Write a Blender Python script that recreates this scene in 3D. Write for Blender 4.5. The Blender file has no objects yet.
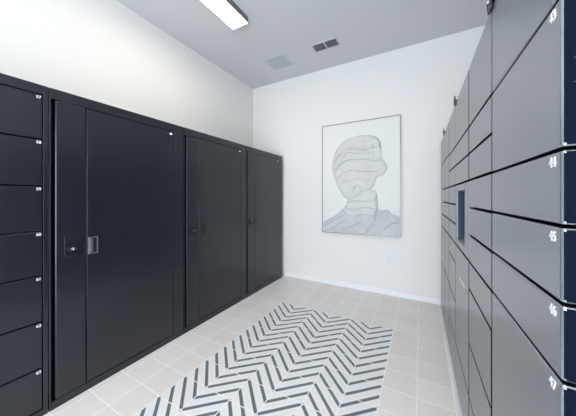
import bpy, bmesh, math, random
from mathutils import Vector, Matrix
random.seed(4)
S = bpy.context.scene
COL = S.collection

# ------------------------------------------------------------------ helpers
def mat(name, col, rough=0.5, spec=0.5, metal=0.0, coat=0.0, bump=None, mottle=None):
    m = bpy.data.materials.new(name); m.use_nodes = True
    nt = m.node_tree; b = nt.nodes['Principled BSDF']
    b.inputs['Base Color'].default_value = (*col, 1)
    b.inputs['Roughness'].default_value = rough
    b.inputs['Specular IOR Level'].default_value = spec
    b.inputs['Metallic'].default_value = metal
    b.inputs['Coat Weight'].default_value = coat
    tc = nt.nodes.new('ShaderNodeTexCoord')
    if bump:
        n = nt.nodes.new('ShaderNodeTexNoise'); n.inputs['Scale'].default_value = bump[0]; n.inputs['Detail'].default_value = 3
        bp = nt.nodes.new('ShaderNodeBump'); bp.inputs['Strength'].default_value = bump[1]; bp.inputs['Distance'].default_value = bump[2]
        nt.links.new(tc.outputs['Object'], n.inputs['Vector'])
        nt.links.new(n.outputs['Fac'], bp.inputs['Height']); nt.links.new(bp.outputs['Normal'], b.inputs['Normal'])
    if mottle:
        n = nt.nodes.new('ShaderNodeTexNoise'); n.inputs['Scale'].default_value = mottle[0]; n.inputs['Detail'].default_value = 4
        r = nt.nodes.new('ShaderNodeValToRGB')
        r.color_ramp.elements[0].position = .3; r.color_ramp.elements[1].position = .7
        k = mottle[1]
        r.color_ramp.elements[0].color = (*[c * (1 - k) for c in col], 1)
        r.color_ramp.elements[1].color = (*[min(1, c * (1 + k)) for c in col], 1)
        nt.links.new(tc.outputs['Object'], n.inputs['Vector']); nt.links.new(n.outputs['Fac'], r.inputs['Fac'])
        nt.links.new(r.outputs['Color'], b.inputs['Base Color'])
    return m

def emit(name, col, s):
    m = bpy.data.materials.new(name); m.use_nodes = True
    b = m.node_tree.nodes['Principled BSDF']
    b.inputs['Base Color'].default_value = (.9, .9, .9, 1)
    b.inputs['Emission Color'].default_value = (*col, 1); b.inputs['Emission Strength'].default_value = s
    return m

def box(bm, x0, x1, y0, y1, z0, z1, bev=0.0, seg=2):
    vs = [bm.verts.new((x, y, z)) for x in (x0, x1) for y in (y0, y1) for z in (z0, z1)]
    f = [(0, 1, 3, 2), (4, 6, 7, 5), (0, 4, 5, 1), (2, 3, 7, 6), (0, 2, 6, 4), (1, 5, 7, 3)]
    fs = [bm.faces.new([vs[i] for i in q]) for q in f]
    bmesh.ops.recalc_face_normals(bm, faces=fs)
    if bev:
        es = list({e for q in fs for e in q.edges})
        bmesh.ops.bevel(bm, geom=es, offset=bev, segments=seg, profile=.5, affect='EDGES')

def cyl(bm, c, axis, r, h, n=24, r2=None, sc=(1, 1)):
    """cylinder starting at c along axis ('x','y','z'; negative h allowed)"""
    r2 = r if r2 is None else r2
    def P(a, rr, t):
        u, v = rr * math.cos(a) * sc[0], rr * math.sin(a) * sc[1]
        d = {'x': (t, u, v), 'y': (u, t, v), 'z': (u, v, t)}[axis]
        return (c[0] + d[0], c[1] + d[1], c[2] + d[2])
    A = [bm.verts.new(P(2 * math.pi * i / n, r, 0)) for i in range(n)]
    B = [bm.verts.new(P(2 * math.pi * i / n, r2, h)) for i in range(n)]
    fs = [bm.faces.new(A), bm.faces.new(B)]
    for i in range(n):
        fs.append(bm.faces.new((A[i], A[(i + 1) % n], B[(i + 1) % n], B[i])))
    bmesh.ops.recalc_face_normals(bm, faces=fs)

def obj(name, bm, m, parent=None, smooth=False):
    me = bpy.data.meshes.new(name); bm.to_mesh(me); bm.free()
    for x in (m if isinstance(m, (list, tuple)) else [m]): me.materials.append(x)
    o = bpy.data.objects.new(name, me); COL.objects.link(o)
    if smooth:
        for p in me.polygons: p.use_smooth = True
    if parent: o.parent = parent
    return o

def thing(name, label, cat, loc, group=None):
    o = bpy.data.objects.new(name, None); COL.objects.link(o)
    o.empty_display_size = .1
    o.location = loc; o['label'] = label; o['category'] = cat
    if group: o['group'] = group
    return o

def shade_returns(o):  # colours the side faces near black, shade painted into the gaps
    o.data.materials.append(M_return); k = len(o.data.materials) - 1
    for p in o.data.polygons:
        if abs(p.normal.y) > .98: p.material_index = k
def boxobj(name, m, parent, x0, x1, y0, y1, z0, z1, bev=0.0):
    bm = bmesh.new(); box(bm, x0, x1, y0, y1, z0, z1, bev, 3)
    return obj(name, bm, m, parent)

def struct(name, bm, m):
    o = obj(name, bm, m); o['kind'] = 'structure'; return o

def text(name, body, m, parent, loc, size, face, depth=.0006):
    """number decal; face '+x' or '-x' is the way it looks"""
    cu = bpy.data.curves.new(name, 'FONT'); cu.body = body; cu.size = size
    cu.extrude = depth; cu.align_x = 'CENTER'; cu.align_y = 'CENTER'; cu.offset = .015 * size
    t = bpy.data.objects.new(name + '_curve', cu); COL.objects.link(t)
    bpy.context.view_layer.update()
    me = bpy.data.meshes.new_from_object(t.evaluated_get(bpy.context.evaluated_depsgraph_get()))
    bpy.data.objects.remove(t); bpy.data.curves.remove(cu)
    if face == '+x': R = Matrix(((0, 0, 1), (1, 0, 0), (0, 1, 0)))
    else: R = Matrix(((0, 0, -1), (-1, 0, 0), (0, 1, 0)))
    me.transform(R.to_4x4())
    me.materials.clear(); me.materials.append(m)
    o = bpy.data.objects.new(name, me); COL.objects.link(o); o.parent = parent; o.location = loc
    return o

# ------------------------------------------------------------------ node maths for the floor
class N:
    def __init__(s, nt): s.nt = nt
    def m(s, op, a, b=0.0, c=0.0, clamp=False):
        n = s.nt.nodes.new('ShaderNodeMath'); n.operation = op; n.use_clamp = clamp
        for i, v in enumerate((a, b, c)):
            if isinstance(v, (int, float)): n.inputs[i].default_value = v
            else: s.nt.links.new(v, n.inputs[i])
        return n.outputs[0]
    def mix(s, f, a, b):
        n = s.nt.nodes.new('ShaderNodeMix'); n.data_type = 'RGBA'
        for sock, v in ((n.inputs[0], f), (n.inputs[6], a), (n.inputs[7], b)):
            if isinstance(v, tuple): sock.default_value = (*v, 1)
            elif isinstance(v, (int, float)): sock.default_value = v
            else: s.nt.links.new(v, sock)
        return n.outputs[2]

P_ = 0.2035; X0 = -0.0186; Y0 = 0.976     # tile module and a grout crossing
def tile_material(name, chevron):
    m = bpy.data.materials.new(name); m.use_nodes = True
    nt = m.node_tree; b = nt.nodes['Principled BSDF']; k = N(nt)
    geo = nt.nodes.new('ShaderNodeNewGeometry'); sep = nt.nodes.new('ShaderNodeSeparateXYZ')
    nt.links.new(geo.outputs['Position'], sep.inputs[0])
    X = k.m('DIVIDE', k.m('SUBTRACT', sep.outputs[0], X0), P_)
    Y = k.m('DIVIDE', k.m('SUBTRACT', sep.outputs[1], Y0), P_)
    dx = k.m('PINGPONG', X, .5); dy = k.m('PINGPONG', Y, .5)
    g = .0032 / P_
    dmin = k.m('MINIMUM', dx, dy)
    grout = k.m('LESS_THAN', dmin, g)
    # one tone per tile
    wn = nt.nodes.new('ShaderNodeTexWhiteNoise'); wn.noise_dimensions = '2D'
    cmb = nt.nodes.new('ShaderNodeCombineXYZ')
    nt.links.new(k.m('FLOOR', X), cmb.inputs[0]); nt.links.new(k.m('FLOOR', Y), cmb.inputs[1])
    nt.links.new(cmb.outputs[0], wn.inputs['Vector'])
    ns = nt.nodes.new('ShaderNodeTexNoise'); ns.inputs['Scale'].default_value = 5; ns.inputs['Detail'].default_value = 6
    ns.inputs['Roughness'].default_value = .65
    nt.links.new(geo.outputs['Position'], ns.inputs['Vector'])
    var = k.m('ADD', k.m('MULTIPLY', wn.outputs['Value'], .4), k.m('MULTIPLY', ns.outputs['Fac'], .6))
    if not chevron:
        tile = k.mix(var, (.77, .73, .69), (.87, .835, .80))
        col = k.mix(grout, tile, (.96, .955, .95))
    else:
        tri = k.m('ABSOLUTE', k.m('SUBTRACT', k.m('FLOORED_MODULO', k.m('ADD', X, 1.0), 2.0), 1.0))
        v = k.m('PINGPONG', k.m('MULTIPLY', k.m('SUBTRACT', Y, tri), 2.0), .5)    # 0 on a stripe centre
        stripe = k.m('LESS_THAN', v, .150)
        stripe = k.m('MULTIPLY', stripe, k.m('GREATER_THAN', dx, .017))           # stripes stop short of the tile edge
        pale = k.m('LESS_THAN', k.m('ABSOLUTE', k.m('SUBTRACT', v, .5)), .09)
        w = k.mix(var, (.82, .82, .815), (.90, .90, .90))
        w = k.mix(pale, w, (.82, .82, .82))
        d = k.mix(var, (.105, .14, .155), (.18, .21, .22))
        col = k.mix(stripe, w, d)
        col = k.mix(grout, col, (.93, .93, .92))
    nt.links.new(col, b.inputs['Base Color'])
    b.inputs['Roughness'].default_value = .42
    b.inputs['Specular IOR Level'].default_value = .4
    # grout sits a touch lower
    mr = nt.nodes.new('ShaderNodeMapRange'); mr.inputs['From Min'].default_value = 0; mr.inputs['From Max'].default_value = g * 1.6
    nt.links.new(dmin, mr.inputs['Value'])
    bp = nt.nodes.new('ShaderNodeBump'); bp.inputs['Strength'].default_value = .25; bp.inputs['Distance'].default_value = .002
    nt.links.new(mr.outputs[0], bp.inputs['Height']); nt.links.new(bp.outputs['Normal'], b.inputs['Normal'])
    return m

# ------------------------------------------------------------------ materials
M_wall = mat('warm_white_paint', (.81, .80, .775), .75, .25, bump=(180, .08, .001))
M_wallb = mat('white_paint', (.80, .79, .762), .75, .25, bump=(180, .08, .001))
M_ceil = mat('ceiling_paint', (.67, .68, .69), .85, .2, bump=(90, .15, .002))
M_trim = mat('trim_gloss_white', (.84, .84, .84), .35)
M_lock = mat('charcoal_powder_coat', (.009, .011, .017), .25, .5, bump=(900, .05, .0004), mottle=(3, .12))
M_lockr = mat('slate_powder_coat', (.115, .13, .152), .26, .5, bump=(900, .05, .0004), mottle=(3, .08))
M_lockr.node_tree.nodes['Principled BSDF'].inputs['IOR'].default_value = 2.9
M_return = mat('navy_edge_and_gap_shade', (.003, .006, .014), .6, .03)  # navy door edge, and painted shade on faces inside the gaps
M_lock.node_tree.nodes['Principled BSDF'].inputs['IOR'].default_value = 1.58
M_inner = mat('dark_steel_and_gap_shade', (.004, .0045, .006), .7, .05)  # dark steel; on left carcass insides it is painted gap shade
M_num = mat('white_vinyl', (.85, .85, .85), .5)
M_chrome = mat('satin_chrome', (.62, .64, .67), .22, .5, 1.0)
M_gun = mat('gunmetal', (.38, .40, .43), .3, .5, 1.0)
M_pew = mat('dark_pewter', (.09, .095, .105), .3, .5, 1.0)
M_black = mat('black_plastic', (.010, .011, .013), .3)
M_screen = mat('blue_screen_glass', (.012, .055, .12), .08, .7)
M_liner = mat('navy_liner', (.008, .028, .060), .3)
M_plate = mat('white_plastic', (.78, .80, .82), .35)
M_slot = mat('dark_slot', (.05, .05, .055), .6)
M_frame = mat('thin_bronze_frame', (.30, .27, .22), .4, .5, .6)
M_canvas = mat('primed_white_canvas', (.77, .77, .745), .8, .2, bump=(400, .2, .001))
M_plaster = mat('off_white_plaster', (.64, .64, .615), .7, .25, bump=(60, .3, .003), mottle=(5, .05))
M_plaster_g = mat('pale_grey_plaster', (.56, .575, .575), .7, .25, bump=(60, .3, .003), mottle=(5, .06))
M_house = mat('fixture_grey_steel', (.16, .16, .165), .5)
M_vent = mat('vent_white_enamel', (.56, .58, .60), .5)
M_ventd = mat('vent_duct_dark', (.02, .022, .025), .8)
M_mesh = mat('perforated_grille', (.50, .54, .57), .6)
M_diff = emit('added_lamp_diffuser', (1.0, .88, .71), 4.3)  # glow of the two added lamps out of view
M_diff1 = emit('lamp_diffuser_dimmed', (1.0, .88, .71), 3.7)

# ------------------------------------------------------------------ the room
XW0, XW1, YW0, YW1, H = -2.535, 0.86, -2.6, 3.5, 3.18
T = .12
RX0, RX1 = X0 - 7 * P_, X0 - P_
RY0, RY1 = Y0 - 7 * P_, Y0 + 8 * P_
M_floor = tile_material('beige_square_tile', False)
M_chev = tile_material('chevron_printed_tile', True)
bm = bmesh.new()
for (a, b_, c, d) in ((XW0 - T, RX0, YW0 - T, YW1 + T), (RX1, XW1 + T, YW0 - T, YW1 + T), (RX0, RX1, YW0 - T, RY0), (RX0, RX1, RY1, YW1 + T)):
    box(bm, a, b_, c, d, -.05, 0)
struct('floor', bm, M_floor)
bm = bmesh.new(); box(bm, RX0, RX1, RY0, RY1, -.05, 0)
inlay = obj('tile_inlay', bm, M_chev)
inlay['label'] = 'white and slate grey chevron patterned tile inlay set flush in the beige floor'
inlay['category'] = 'tile inlay'
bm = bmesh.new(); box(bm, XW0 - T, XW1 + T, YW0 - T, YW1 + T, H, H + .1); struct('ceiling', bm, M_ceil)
bm = bmesh.new(); box(bm, XW0 - T, XW0, YW0 - T, YW1 + T, 0, H); struct('wall_left', bm, M_wall)
bm = bmesh.new(); box(bm, XW0, XW1, YW1, YW1 + T, 0, H); struct('wall_back', bm, M_wallb)
bm = bmesh.new(); box(bm, XW1, XW1 + T, YW0 - T, YW1 + T, 0, H); struct('wall_right', bm, M_wallb)
# wall behind the camera, with a wide glazed shopfront opening
WX0, WX1, WZ1 = -1.5, .7, 2.4
bm = bmesh.new()
box(bm, XW0, WX0, YW0 - T, YW0, 0, H); box(bm, WX1, XW1, YW0 - T, YW0, 0, H); box(bm, WX0, WX1, YW0 - T, YW0, WZ1, H)
struct('wall_front', bm, M_wallb)
bm = bmesh.new()
for i in range(4):
    x = WX0 + (WX1 - WX0 - .05) * i / 3
    box(bm, x, x + .05, YW0 - .08, YW0 - .03, 0, WZ1)
for z in (0, WZ1 - .05): box(bm, WX0, WX1, YW0 - .08, YW0 - .03, z, z + .05)
struct('window_1', bm, M_inner)
# baseboard on the far wall (between the two locker runs)
bm = bmesh.new(); box(bm, -1.9, .21, YW1 - .012, YW1, 0, .07, .004); struct('baseboard_back', bm, M_trim)
# white sealant line where the right-hand lockers meet the tiles
bm = bmesh.new(); box(bm, .192, .213, .61, YW1 - .012, 0, .005, .002); struct('trim_1', bm, M_trim)

# ------------------------------------------------------------------ left run: big cabinets and the parcel locker column
XL = -1.90; HT = 1.93
DZ0, DZ1 = .055, 1.862
def cabinet_body(par, y0, y1, o0, o1, zb, zt, extra=()):
    """carcass with a face frame round the opening o0..o1, zb..zt ; local x = world x - XL"""
    bm = bmesh.new()
    box(bm, -.60, -.04, y0, y1, 0, HT)
    box(bm, -.04, 0, y0, o0, 0, HT, .0025); box(bm, -.04, 0, o1, y1, 0, HT, .0025)
    box(bm, -.04, 0, o0, o1, zt, HT, .0025); box(bm, -.04, 0, o0, o1, 0, zb, .0025)
    for e in extra: box(bm, -.04, 0, e[0], e[1], zb, zt, .0025)
    for f in bm.faces:      # inside of the carcass, coloured near black as painted shade behind the door gaps
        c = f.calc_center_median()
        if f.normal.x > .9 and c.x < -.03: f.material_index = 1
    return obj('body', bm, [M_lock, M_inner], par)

# parcel column
U0, U1 = -.378, .566
yc = (U0 + U1) / 2
t = thing('parcel_locker', 'black parcel locker bank of seven stacked numbered doors at the near left', 'locker', (XL, yc, 0), 'lockers along the left wall')
cabinet_body(t, U0 - yc, U1 - yc, U0 + .026 - yc, .543 - yc, .04, 1.875, ((.085 - yc, .105 - yc),))
ROWS = [1.873, 1.613, 1.342, 1.080, .822, .553, .285, .043]
for ci, (a, b_) in enumerate(((.107, .539), (U0 + .03, .083))):
    for r in range(7):
        d = boxobj('door', M_lock, t, -.03, .002, a - yc, b_ - yc, ROWS[r + 1] + .003, ROWS[r] - .003, .005)
        if ci == 0:
            text('number', str(57 + r), M_num, d, (.0026, .5235 - yc, ROWS[r] - .019), .022, '+x')

def tall_cabinet(y0, y1, gap, split, dr, label, bright=False):
    yc = (y0 + y1) / 2
    t = thing('storage_cabinet', label, 'locker', (XL, yc, 0), 'lockers along the left wall')
    o0, o1 = gap - .010 - yc, dr + .003 - yc
    cabinet_body(t, y0 + .003 - yc, y1 - .003 - yc, o0, o1, DZ0 - .003, DZ1 + .003)
    pn = boxobj('lock_panel', M_lock, t, -.03, .006, gap + .008 - yc, split - .0025 - yc, DZ0, DZ1, .006)
    shade_returns(pn)
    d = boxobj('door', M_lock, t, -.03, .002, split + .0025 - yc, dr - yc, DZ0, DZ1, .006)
    shade_returns(d)
    # lock: raised plate, oval rosette, key cylinder
    yk = (gap + split) / 2 + .003 - yc; zk = .955
    pl = boxobj('lock_plate', M_lock, pn, .006, .009, yk - .037, yk + .034, zk - .045, zk + .075, .001)
    bm = bmesh.new(); cyl(bm, (.009, yk, zk), 'x', .030, .024, 32, .024, (1, .78)); obj('lock_knob', bm, M_black, pl, False)
    bm = bmesh.new(); cyl(bm, (.033, yk, zk), 'x', .0155, .004, 24, .0135, (1, .75))
    box(bm, .037, .041, yk - .003, yk + .003, zk - .008, zk + .008, .001)
    obj('key_cylinder', bm, M_chrome if bright else M_pew, pl)
    # recessed pull by the door's free edge
    h0, h1, z0, z1 = split + .010 - yc, split + .067 - yc, .900, 1.012
    hd = thing_part = None
    bm = bmesh.new()
    w = .006
    for q in ((h0, h0 + w, z0, z1), (h1 - w, h1, z0, z1), (h0 + w, h1 - w, z0, z0 + w), (h0 + w, h1 - w, z1 - w, z1)):
        box(bm, .0015, .008, *q, .0015)
    hd = obj('pull_handle', bm, M_gun if bright else M_pew, d)
    bm = bmesh.new(); box(bm, .0015, .0028, h0 + w, h1 - w, z0 + w, z1 - w); obj('cup', bm, M_black, hd)
    bm = bmesh.new(); box(bm, .0028, .011, h0 + w + .001, h0 + .027, z0 + w + .004, z1 - w - .004, .003); obj('paddle', bm, M_gun if bright else M_black, hd)
    # small white tag at the top corner
    boxobj('number_tag', M_num, d, .002, .003, dr - .036 - yc, dr - .010 - yc, DZ1 - .034, DZ1 - .018, .0004)
    return t
tall_cabinet(.566, 1.527, .590, .756, 1.414, 'tall black storage cabinet beside the numbered parcel doors, with the largest handle in view', True)
tall_cabinet(1.527, 2.474, 1.549, 1.718, 2.373, 'tall black storage cabinet in the middle of the three big-door cabinets')
tall_cabinet(2.474, 3.408, 2.497, 2.655, 3.288, 'tall black storage cabinet in the far left corner next to the white back wall')

# ------------------------------------------------------------------ right run: grey parcel lockers
XR = .21; DT = .024
def rdoor(t, name, y0, y1, z0, z1, yc, lg=.0015, rg=.0015, zg=.0035, bev=.0035):
    bm = bmesh.new(); box(bm, 0, DT, y0 + lg - yc, y1 - rg - yc, z0 + zg, z1 - zg, bev, 3)
    for f in bm.faces:                       # navy end edge; the other returns are painted dark as gap shade
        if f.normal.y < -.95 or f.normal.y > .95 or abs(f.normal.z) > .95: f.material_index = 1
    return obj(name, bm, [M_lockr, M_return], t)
K0, K1, KZ0, KZ1 = 1.680, 2.000, 1.000, 1.318
def right_unit(y0, y1, ym, near, far, label, kiosk=False, numbers=None):
    """near / far: seam heights top to bottom of the two door columns"""
    yc = (y0 + y1) / 2
    t = thing('parcel_locker', label, 'locker', (XR, yc, 0), 'lockers along the right wall')
    bm = bmesh.new()
    A_, B_ = y0 + .003 - yc, y1 - .003 - yc
    if kiosk:
        box(bm, .082, .63, A_, B_, 0, HT)
        for q in ((A_, K0 - yc, 0, HT), (K1 - yc, B_, 0, HT), (K0 - yc, K1 - yc, 0, KZ0), (K0 - yc, K1 - yc, KZ1, HT)):
            box(bm, DT + .002, .082, *q)
    else:
        box(bm, DT + .002, .63, A_, B_, 0, HT)
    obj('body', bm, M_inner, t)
    for ci, (a, b_, rows) in enumerate(((y0, ym, near), (ym, y1, far))):
        for i in range(len(rows) - 1):
            if kiosk and ci == 0 and abs(rows[i] - 1.361) < .01:
                continue
            lg, rg = (.011, .003) if ci == 0 else (.003, .011)
            if ci == 1 and rows[i] < .83 and rows[i] > .5: lg = .012
            d = rdoor(t, 'door', a, b_, rows[i + 1], rows[i], yc, lg if (numbers is None or ci) else .002, rg, .0028 if numbers and not ci else .0055, .006 if numbers and not ci else .001)
            if numbers and ci == 0 and numbers[i]:
                text('number', numbers[i], M_num, d, (-.0006, .644 - yc, rows[i] - .0215), .026, '-x')
    # dark bolted bracket standing on the top edge over the column joint
    bm = bmesh.new()
    box(bm, -.009, .03, ym - .03 - yc, ym + .022 - yc, HT, HT + .012, .002)
    box(bm, -.009, -.002, ym - .026 - yc, ym + .016 - yc, HT - .022, HT + .04, .003)
    br = obj('top_bracket', bm, M_black, t)
    bm = bmesh.new(); cyl(bm, (-.009, ym - .005 - yc, HT + .010), 'x', .009, -.006, 16); obj('bolt', bm, M_gun, br)
    return t, yc
ta, ya = right_unit(.610, 1.545, 1.091,
    [1.925, 1.628, 1.361, 1.226, 1.091, .956, .28, .012],
    [1.925, 1.628, 1.494, 1.361, 1.226, 1.091, .956, .82, .549, .28, .012],
    'slate grey parcel locker bank nearest the camera, doors numbered 43 to 47', numbers=[None, '43', '44', '45', '46', '47', None])
door43 = [c for c in ta.children if c.name.startswith('door') and any(g.name.startswith('number') and abs(g.location.z - (1.628 - .0215)) < .002 for g in c.children)]
for z in (1.513, 1.472):
    bm = bmesh.new(); cyl(bm, (.0150, .6125 - ya, z), 'y', .0014, -.0014, 12, .0009); obj('rivet', bm, M_pew, door43[0])
tb, yb = right_unit(1.545, 2.53, 2.082,
    [1.925, 1.628, 1.494, 1.361, .956, .28, .012],
    [1.925, 1.628, 1.494, 1.361, 1.226, 1.091, .956, .82, .549, .28, .012],
    'slate grey parcel locker bank with the blue touchscreen, between the other two', kiosk=True)
tc_, yc_ = right_unit(2.53, 3.475, 3.0,
    [1.925, 1.64, 1.361, 1.226, 1.091, .956, .549, .012],
    [1.925, 1.64, 1.361, 1.226, 1.091, .956, .549, .012],
    'slate grey parcel locker bank farthest away, touching the white back wall')
bm = bmesh.new(); box(bm, -.0006, .0002, 1.69 - yb, 1.87 - yb, .775, .787)
lowdoor = [c for c in tb.children if c.name.startswith('door') and any(abs(v.co.z - .951) < .003 for v in c.data.vertices) and min(v.co.y for v in c.data.vertices) < -.4][0]
obj('pale_strip', bm, M_num, lowdoor)  # thin white strip on the face of the low door
# touchscreen panel: a frame round a recess with a sloping sill and the screen set back in it
a, b_ = 1.551 - yb, 2.080 - yb
s0, s1, z0, z1 = K0 - yb, K1 - yb, 1.000, 1.318
bm = bmesh.new()
box(bm, 0, DT, a, s0, .961, 1.356, .003); box(bm, 0, DT, s1, b_, .961, 1.356, .003)
box(bm, 0, DT, s0, s1, z1, 1.356, .003); box(bm, 0, DT, s0, s1, .961, z0, .003)
kp = obj('touchscreen_panel', bm, M_lockr, tb)
e = .003
bm = bmesh.new()
box(bm, .004, .080, s0, s0 + e, z0, z1); box(bm, .004, .080, s1 - e, s1, z0, z1); box(bm, .004, .080, s0 + e, s1 - e, z1 - e, z1)
obj('recess_liner', bm, M_liner, kp)
bm = bmesh.new(); box(bm, .070, .080, s0 + e, s1 - e, z0 + .02, z1 - e); obj('touchscreen', bm, M_screen, kp)
bm = bmesh.new()
v = [bm.verts.new(p) for y in (s0 + e, s1 - e) for p in ((.003, y, z0), (.070, y, z0), (.070, y, z0 + .045))]
for f in ((0, 1, 2), (3, 5, 4), (0, 3, 4, 1), (1, 4, 5, 2), (2, 5, 3, 0)): bm.faces.new([v[i] for i in f])
bmesh.ops.recalc_face_normals(bm, faces=bm.faces[:])
obj('sill', bm, M_black, kp)

# ------------------------------------------------------------------ ceiling: lamp, vent, diffuser
def lamp(x0, x1, y0, y1, label, m=None):
    cx, cy = (x0 + x1) / 2, (y0 + y1) / 2
    t = thing('ceiling_light', label, 'ceiling light', (cx, cy, H))
    hx, hy = (x1 - x0) / 2, (y1 - y0) / 2
    bm = bmesh.new(); box(bm, -hx, hx, -hy, hy, -.068, 0, .002); obj('housing', bm, M_house, t)
    bm = bmesh.new(); box(bm, -hx + .003, hx - .003, -hy + .003, hy - .003, -.072, -.066, .002); obj('diffuser', bm, m or M_diff, t)
    return t
lamp(-1.765, -1.565, .86, 2.07, 'white linear ceiling light with grey housing near the left wall', M_diff1)
lamp(-.15, .05, -2.4, -1.19, 'added unseen ceiling light near the shopfront, second of two fill lights')  # added out of view to even out the room light
lamp(-.15, .05, -.95, .26, 'added unseen ceiling light over the near grey lockers, first of two fill lights')  # unseen fill lamp, added to reach the far left wall

t = thing('ceiling_vent', 'small rectangular ceiling vent with one pale and one dark louvre section', 'vent', (-1.02, 2.945, H))
bm = bmesh.new()
W2, D2 = .160, .086
for q in ((-W2, W2, -D2, -D2 + .014), (-W2, W2, D2 - .014, D2), (-W2, -W2 + .014, -D2 + .014, D2 - .014), (W2 - .014, W2, -D2 + .014, D2 - .014), (-.008, .008, -D2 + .014, D2 - .014)):
    box(bm, *q, -.010, 0, .001)
obj('frame', bm, M_vent, t)
bm = bmesh.new(); box(bm, -W2 + .012, -.004, -D2 + .012, D2 - .012, -.003, 0); box(bm, .004, W2 - .012, -D2 + .012, D2 - .012, -.003, 0); obj('duct', bm, M_ventd, t)
def slat(bm, x0, x1, y, tilt):
    L = .0135; c, s = math.cos(tilt), math.sin(tilt)
    vs = []
    for x in (x0, x1):
        for (u, w) in ((-L / 2, -.0006), (L / 2, -.0006), (L / 2, .0006), (-L / 2, .0006)):
            vs.append(bm.verts.new((x, y + u * c - w * s, -.0085 + u * s * .55 + w * c)))
    for f in ((0, 1, 2, 3), (7, 6, 5, 4), (0, 4, 5, 1), (1, 5, 6, 2), (2, 6, 7, 3), (3, 7, 4, 0)): bm.faces.new([vs[i] for i in f])
for k in range(9):
    y = -D2 + .023 + k * .0175
    bm = bmesh.new(); slat(bm, -W2 + .014, -.008, y, .75); obj('slat', bm, M_vent, t)
for k in range(5):
    y = -D2 + .028 + k * .0285
    bm = bmesh.new(); slat(bm, .008, W2 - .014, y, 1.2); obj('slat', bm, M_vent, t)

t = thing('ceiling_diffuser', 'square flush grey perforated air grille in the ceiling by the back corner', 'vent', (-1.72, 2.99, H))
bm = bmesh.new(); Q = .165
for q in ((-Q, Q, -Q, -Q + .02), (-Q, Q, Q - .02, Q), (-Q, -Q + .02, -Q + .02, Q - .02), (Q - .02, Q, -Q + .02, Q - .02)):
    box(bm, *q, -.006, 0, .001)
obj('frame', bm, M_ceil, t)
bm = bmesh.new()
box(bm, -Q + .02, Q - .02, -Q + .02, Q - .02, -.002, 0)
for k in range(13):
    y = -Q + .03 + k * .0225
    box(bm, -Q + .02, Q - .02, y, y + .009, -.005, -.002)
obj('grille', bm, M_mesh, t)

# ------------------------------------------------------------------ wall outlet
t = thing('wall_outlet', 'white duplex power outlet on the back wall under the framed picture', 'outlet', (-.355, YW1, .49))
bm = bmesh.new(); box(bm, -.038, .038, -.007, 0, -.06, .06, .003); pl = obj('cover_plate', bm, M_plate, t)
for z in (-.026, .026):
    bm = bmesh.new(); cyl(bm, (0, -.007, z), 'y', .0185, -.003, 24, None, (1, .85)); rc = obj('receptacle', bm, M_plate, pl)
    bm = bmesh.new()
    box(bm, -.0085, -.0055, -.0106, -.0098, z - .004, z + .008); box(bm, .0055, .0085, -.0106, -.0098, z - .003, z + .007)
    cyl(bm, (0, -.0098, z - .0085), 'y', .003, -.0008, 10)
    obj('slots', bm, M_slot, rc)
bm = bmesh.new(); cyl(bm, (0, -.007, 0), 'y', .004, -.0015, 12); obj('screw', bm, M_chrome, pl)

# ------------------------------------------------------------------ framed relief picture
AX0, AX1, AZ0, AZ1 = -1.250, -.212, .764, 2.322
acx, acz = (AX0 + AX1) / 2, AZ0
t = thing('framed_picture', 'large framed white textured relief of a faceless wrapped head on the back wall', 'picture', (acx, YW1, acz))
aw, ah = AX1 - AX0, AZ1 - AZ0
bm = bmesh.new(); fw = .010
for q in ((-aw / 2, aw / 2, 0, fw), (-aw / 2, aw / 2, ah - fw, ah), (-aw / 2, -aw / 2 + fw, fw, ah - fw), (aw / 2 - fw, aw / 2, fw, ah - fw)):
    box(bm, q[0], q[1], -.045, 0, q[2], q[3], .001)
obj('frame', bm, M_frame, t)
bm = bmesh.new(); box(bm, -aw / 2 + fw, aw / 2 - fw, -.036, -.005, fw, ah - fw)
cv = obj('canvas', bm, M_canvas, t)
# outlines in picture units: u 0..1 left to right, w 0..1 bottom to top
HEAD = [(0.148, 0.609), (0.161, 0.686), (0.204, 0.761), (0.291, 0.828), (0.409, 0.858), (0.552, 0.87), (0.683, 0.853), (0.757, 0.81), (0.774, 0.738), (0.787, 0.657), (0.835, 0.609), (0.848, 0.564), (0.8, 0.517), (0.726, 0.497), (0.696, 0.44), (0.652, 0.395), (0.717, 0.379), (0.735, 0.282), (0.73, 0.219), (0.696, 0.138), (0.574, 0.1), (0.443, 0.102), (0.322, 0.135), (0.304, 0.196), (0.326, 0.251), (0.365, 0.312), (0.304, 0.342), (0.235, 0.417), (0.178, 0.514)]
BODY = [(0.009, 0.007), (0.009, 0.09), (0.096, 0.124), (0.204, 0.164), (0.322, 0.236), (0.443, 0.216), (0.596, 0.2), (0.739, 0.23), (0.791, 0.213), (0.826, 0.222), (0.865, 0.217), (0.896, 0.189), (0.991, 0.166), (0.991, 0.011)]
def inside(p, poly):
    x, y = p; c = False; n = len(poly)
    for i in range(n):
        x1, y1 = poly[i]; x2, y2 = poly[(i + 1) % n]
        if (y1 > y) != (y2 > y) and x < (x2 - x1) * (y - y1) / (y2 - y1) + x1: c = not c
    return c
def segd(p, a, b_):
    ax, ay = a; bx, by = b_; dx, dy = bx - ax, by - ay
    L = dx * dx + dy * dy
    s = max(0, min(1, ((p[0] - ax) * dx + (p[1] - ay) * dy) / L)) if L else 0
    return math.hypot(p[0] - ax - s * dx, p[1] - ay - s * dy), (dx * (p[1] - ay) - dy * (p[0] - ax))
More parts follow.
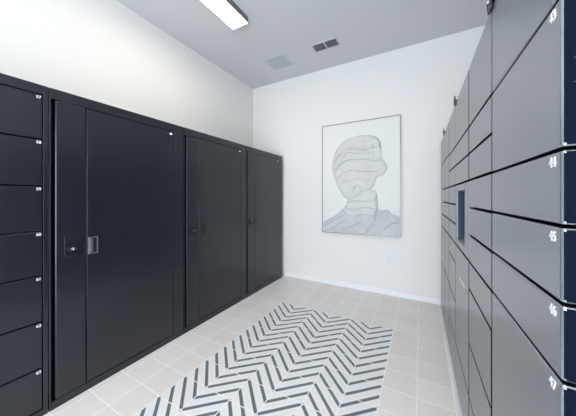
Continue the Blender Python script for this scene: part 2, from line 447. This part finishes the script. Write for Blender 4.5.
def smooth_poly(P, closed, n=4):
    out = []; N_ = len(P)
    for i in range(N_ if closed else N_ - 1):
        g = lambda j: P[j % N_] if closed else P[max(0, min(N_ - 1, j))]
        p0, p1, p2, p3 = g(i - 1), g(i), g(i + 1), g(i + 2)
        for k in range(n):
            s = k / n
            out.append(tuple(.5 * (2 * p1[q] + (p2[q] - p0[q]) * s + (2 * p0[q] - 5 * p1[q] + 4 * p2[q] - p3[q]) * s * s + (3 * p1[q] - p0[q] - 3 * p2[q] + p3[q]) * s ** 3) for q in (0, 1)))
    if not closed: out.append(P[-1])
    return out
HS = smooth_poly(HEAD, True); BS = [p for p in BODY]
# knife strokes: a step in the plaster, high on one side of the line and falling away on the other
STR_H = [
    ([(0.27, 0.809), (0.326, 0.841), (0.413, 0.855)], 0.016, 0.04),
    ([(0.348, 0.748), (0.443, 0.759), (0.574, 0.733), (0.717, 0.753)], 0.022, 0.05),
    ([(0.304, 0.684), (0.374, 0.731), (0.487, 0.709), (0.691, 0.711)], 0.018, 0.05),
    ([(0.2, 0.554), (0.248, 0.617), (0.357, 0.657), (0.53, 0.662), (0.704, 0.638), (0.791, 0.643)], 0.022, 0.06),
    ([(0.183, 0.623), (0.235, 0.682), (0.322, 0.738)], 0.014, 0.04),
    ([(0.643, 0.816), (0.717, 0.824), (0.761, 0.744), (0.778, 0.666)], 0.02, 0.04),
    ([(0.661, 0.809), (0.674, 0.75), (0.704, 0.684)], 0.012, 0.03),
    ([(0.435, 0.365), (0.452, 0.407), (0.491, 0.424), (0.53, 0.399), (0.496, 0.362), (0.452, 0.341)], 0.018, 0.03),
    ([(0.522, 0.382), (0.617, 0.392), (0.704, 0.397)], 0.014, 0.04),
    ([(0.226, 0.491), (0.291, 0.541), (0.4, 0.567), (0.552, 0.552), (0.748, 0.55)], 0.01, 0.05),
    ([(0.248, 0.435), (0.357, 0.475), (0.487, 0.483), (0.661, 0.467)], 0.008, 0.04),
    ([(0.348, 0.278), (0.487, 0.302), (0.596, 0.293), (0.722, 0.305)], 0.016, 0.04),
    ([(0.326, 0.233), (0.443, 0.222), (0.552, 0.24), (0.726, 0.23)], 0.014, 0.04),
    ([(0.313, 0.184), (0.443, 0.162), (0.574, 0.182), (0.704, 0.166)], 0.012, 0.04),
    ([(0.722, 0.368), (0.696, 0.296), (0.717, 0.224), (0.661, 0.151)], 0.014, 0.03),
]
STR_B = [
    ([(0.017, 0.045), (0.139, 0.1), (0.248, 0.146), (0.348, 0.184)], 0.016, 0.04),
    ([(0.052, 0.021), (0.204, 0.065), (0.322, 0.123)], 0.012, 0.04),
    ([(0.27, 0.024), (0.4, 0.065), (0.509, 0.104)], 0.012, 0.04),
    ([(0.6, 0.025), (0.661, 0.079), (0.717, 0.152), (0.739, 0.213)], 0.016, 0.04),
    ([(0.783, 0.191), (0.817, 0.214), (0.87, 0.209), (0.891, 0.186)], 0.02, 0.025),
    ([(0.813, 0.055), (0.887, 0.108), (0.983, 0.129)], 0.01, 0.04),
]
asp = ah / aw
def relief(name, poly, strokes, m, base, edge, y_off):
    strokes = [(smooth_poly(s[0], False), s[1], s[2]) for s in strokes]
    us = [p[0] for p in poly]; ws = [p[1] for p in poly]
    n = 110
    u0, u1, w0, w1 = min(us), max(us), min(ws), max(ws)
    st = .0065
    nu, nw = int((u1 - u0) / st) + 2, int((w1 - w0) * asp / st) + 2
    PP = [(x, y * asp) for x, y in poly]
    SS = [([(x, y * asp) for x, y in s[0]], s[1], s[2]) for s in strokes]
    H_ = {}
    for i in range(-1, nu + 1):
        for j in range(-1, nw + 1):
            p = (u0 + i * st, w0 * asp + j * st)
            dm = min(segd(p, PP[k], PP[(k + 1) % len(PP)])[0] for k in range(len(PP)))
            sd = dm if inside(p, PP) else -dm
            h = base * max(0, min(1, (sd + .004) / edge)) if sd > -.012 else -1
            if sd > 0:
                for line, hh, fo in SS:
                    best = None
                    for k in range(len(line) - 1):
                        d, cr = segd(p, line[k], line[k + 1])
                        if best is None or d < best[0]: best = (d, cr)
                    d, cr = best
                    e0 = segd(p, line[0], line[0])[0]; e1 = segd(p, line[-1], line[-1])[0]
                    f = min(1, min(e0, e1) / .05) if True else 1
                    if cr > 0: h += 2.5 * hh * math.exp(-d / fo) * f
                    else: h -= .35 * hh * math.exp(-d / .012) * f
                h = max(h, .0015)
            H_[i, j] = (p, h, sd)
    bm = bmesh.new(); V = {}
    def vert(i, j):
        if (i, j) not in V:
            p, h, sd = H_[i, j]
            hh = h if sd > 0 else 0.0
            V[i, j] = bm.verts.new(((p[0] - .5) * aw, y_off - hh * .9, p[1] * aw))
        return V[i, j]
    for i in range(-1, nu):
        for j in range(-1, nw):
            q = ((i, j), (i + 1, j), (i + 1, j + 1), (i, j + 1))
            if any(H_[c][2] > 0 for c in q) and all(.011 < H_[c][0][0] < .989 and H_[c][0][1] > .011 * asp * .9 for c in q):
                bm.faces.new([vert(*c) for c in q])
    return obj(name, bm, m, cv, True)
relief('shoulder_relief', BS, STR_B, M_plaster_g, .008, .02, -.0362)
relief('head_relief', HS, STR_H, M_plaster, .012, .02, -.0366)

# ------------------------------------------------------------------ light
def area(name, loc, rot, sx, sy, e, col):
    l = bpy.data.lights.new(name, 'AREA'); l.shape = 'RECTANGLE'; l.size = sx; l.size_y = sy; l.energy = e; l.color = col
    o = bpy.data.objects.new(name, l); COL.objects.link(o); o.location = loc; o.rotation_euler = rot
    return o
area('window_daylight', ((WX0 + WX1) / 2, YW0 - .15, WZ1 / 2), (math.radians(90), 0, 0), WX1 - WX0, WZ1, 50, (.79, .88, 1.0))
w = bpy.data.worlds.new('world'); S.world = w; w.use_nodes = True
w.node_tree.nodes['Background'].inputs[0].default_value = (.70, .83, 1.0, 1)
w.node_tree.nodes['Background'].inputs[1].default_value = .6

# ------------------------------------------------------------------ camera
cd = bpy.data.cameras.new('camera'); cam = bpy.data.objects.new('camera', cd); COL.objects.link(cam)
cd.sensor_fit = 'HORIZONTAL'; cd.sensor_width = 36; cd.lens = 244.81 / 576 * 36
cd.shift_x = (288 - 276.68) / 576; cd.shift_y = -(208 - 197.3) / 576
cd.clip_start = .01
cam.location = (0, 0, 1.2763)
cam.rotation_euler = (math.radians(90), 0, math.atan((420.23 - 276.68) / 244.81))
S.camera = cam
S.view_settings.view_transform = 'Standard'; S.view_settings.look = 'None'
S.view_settings.gamma = 1; S.view_settings.exposure = 1.98; S.view_settings.use_curve_mapping = False
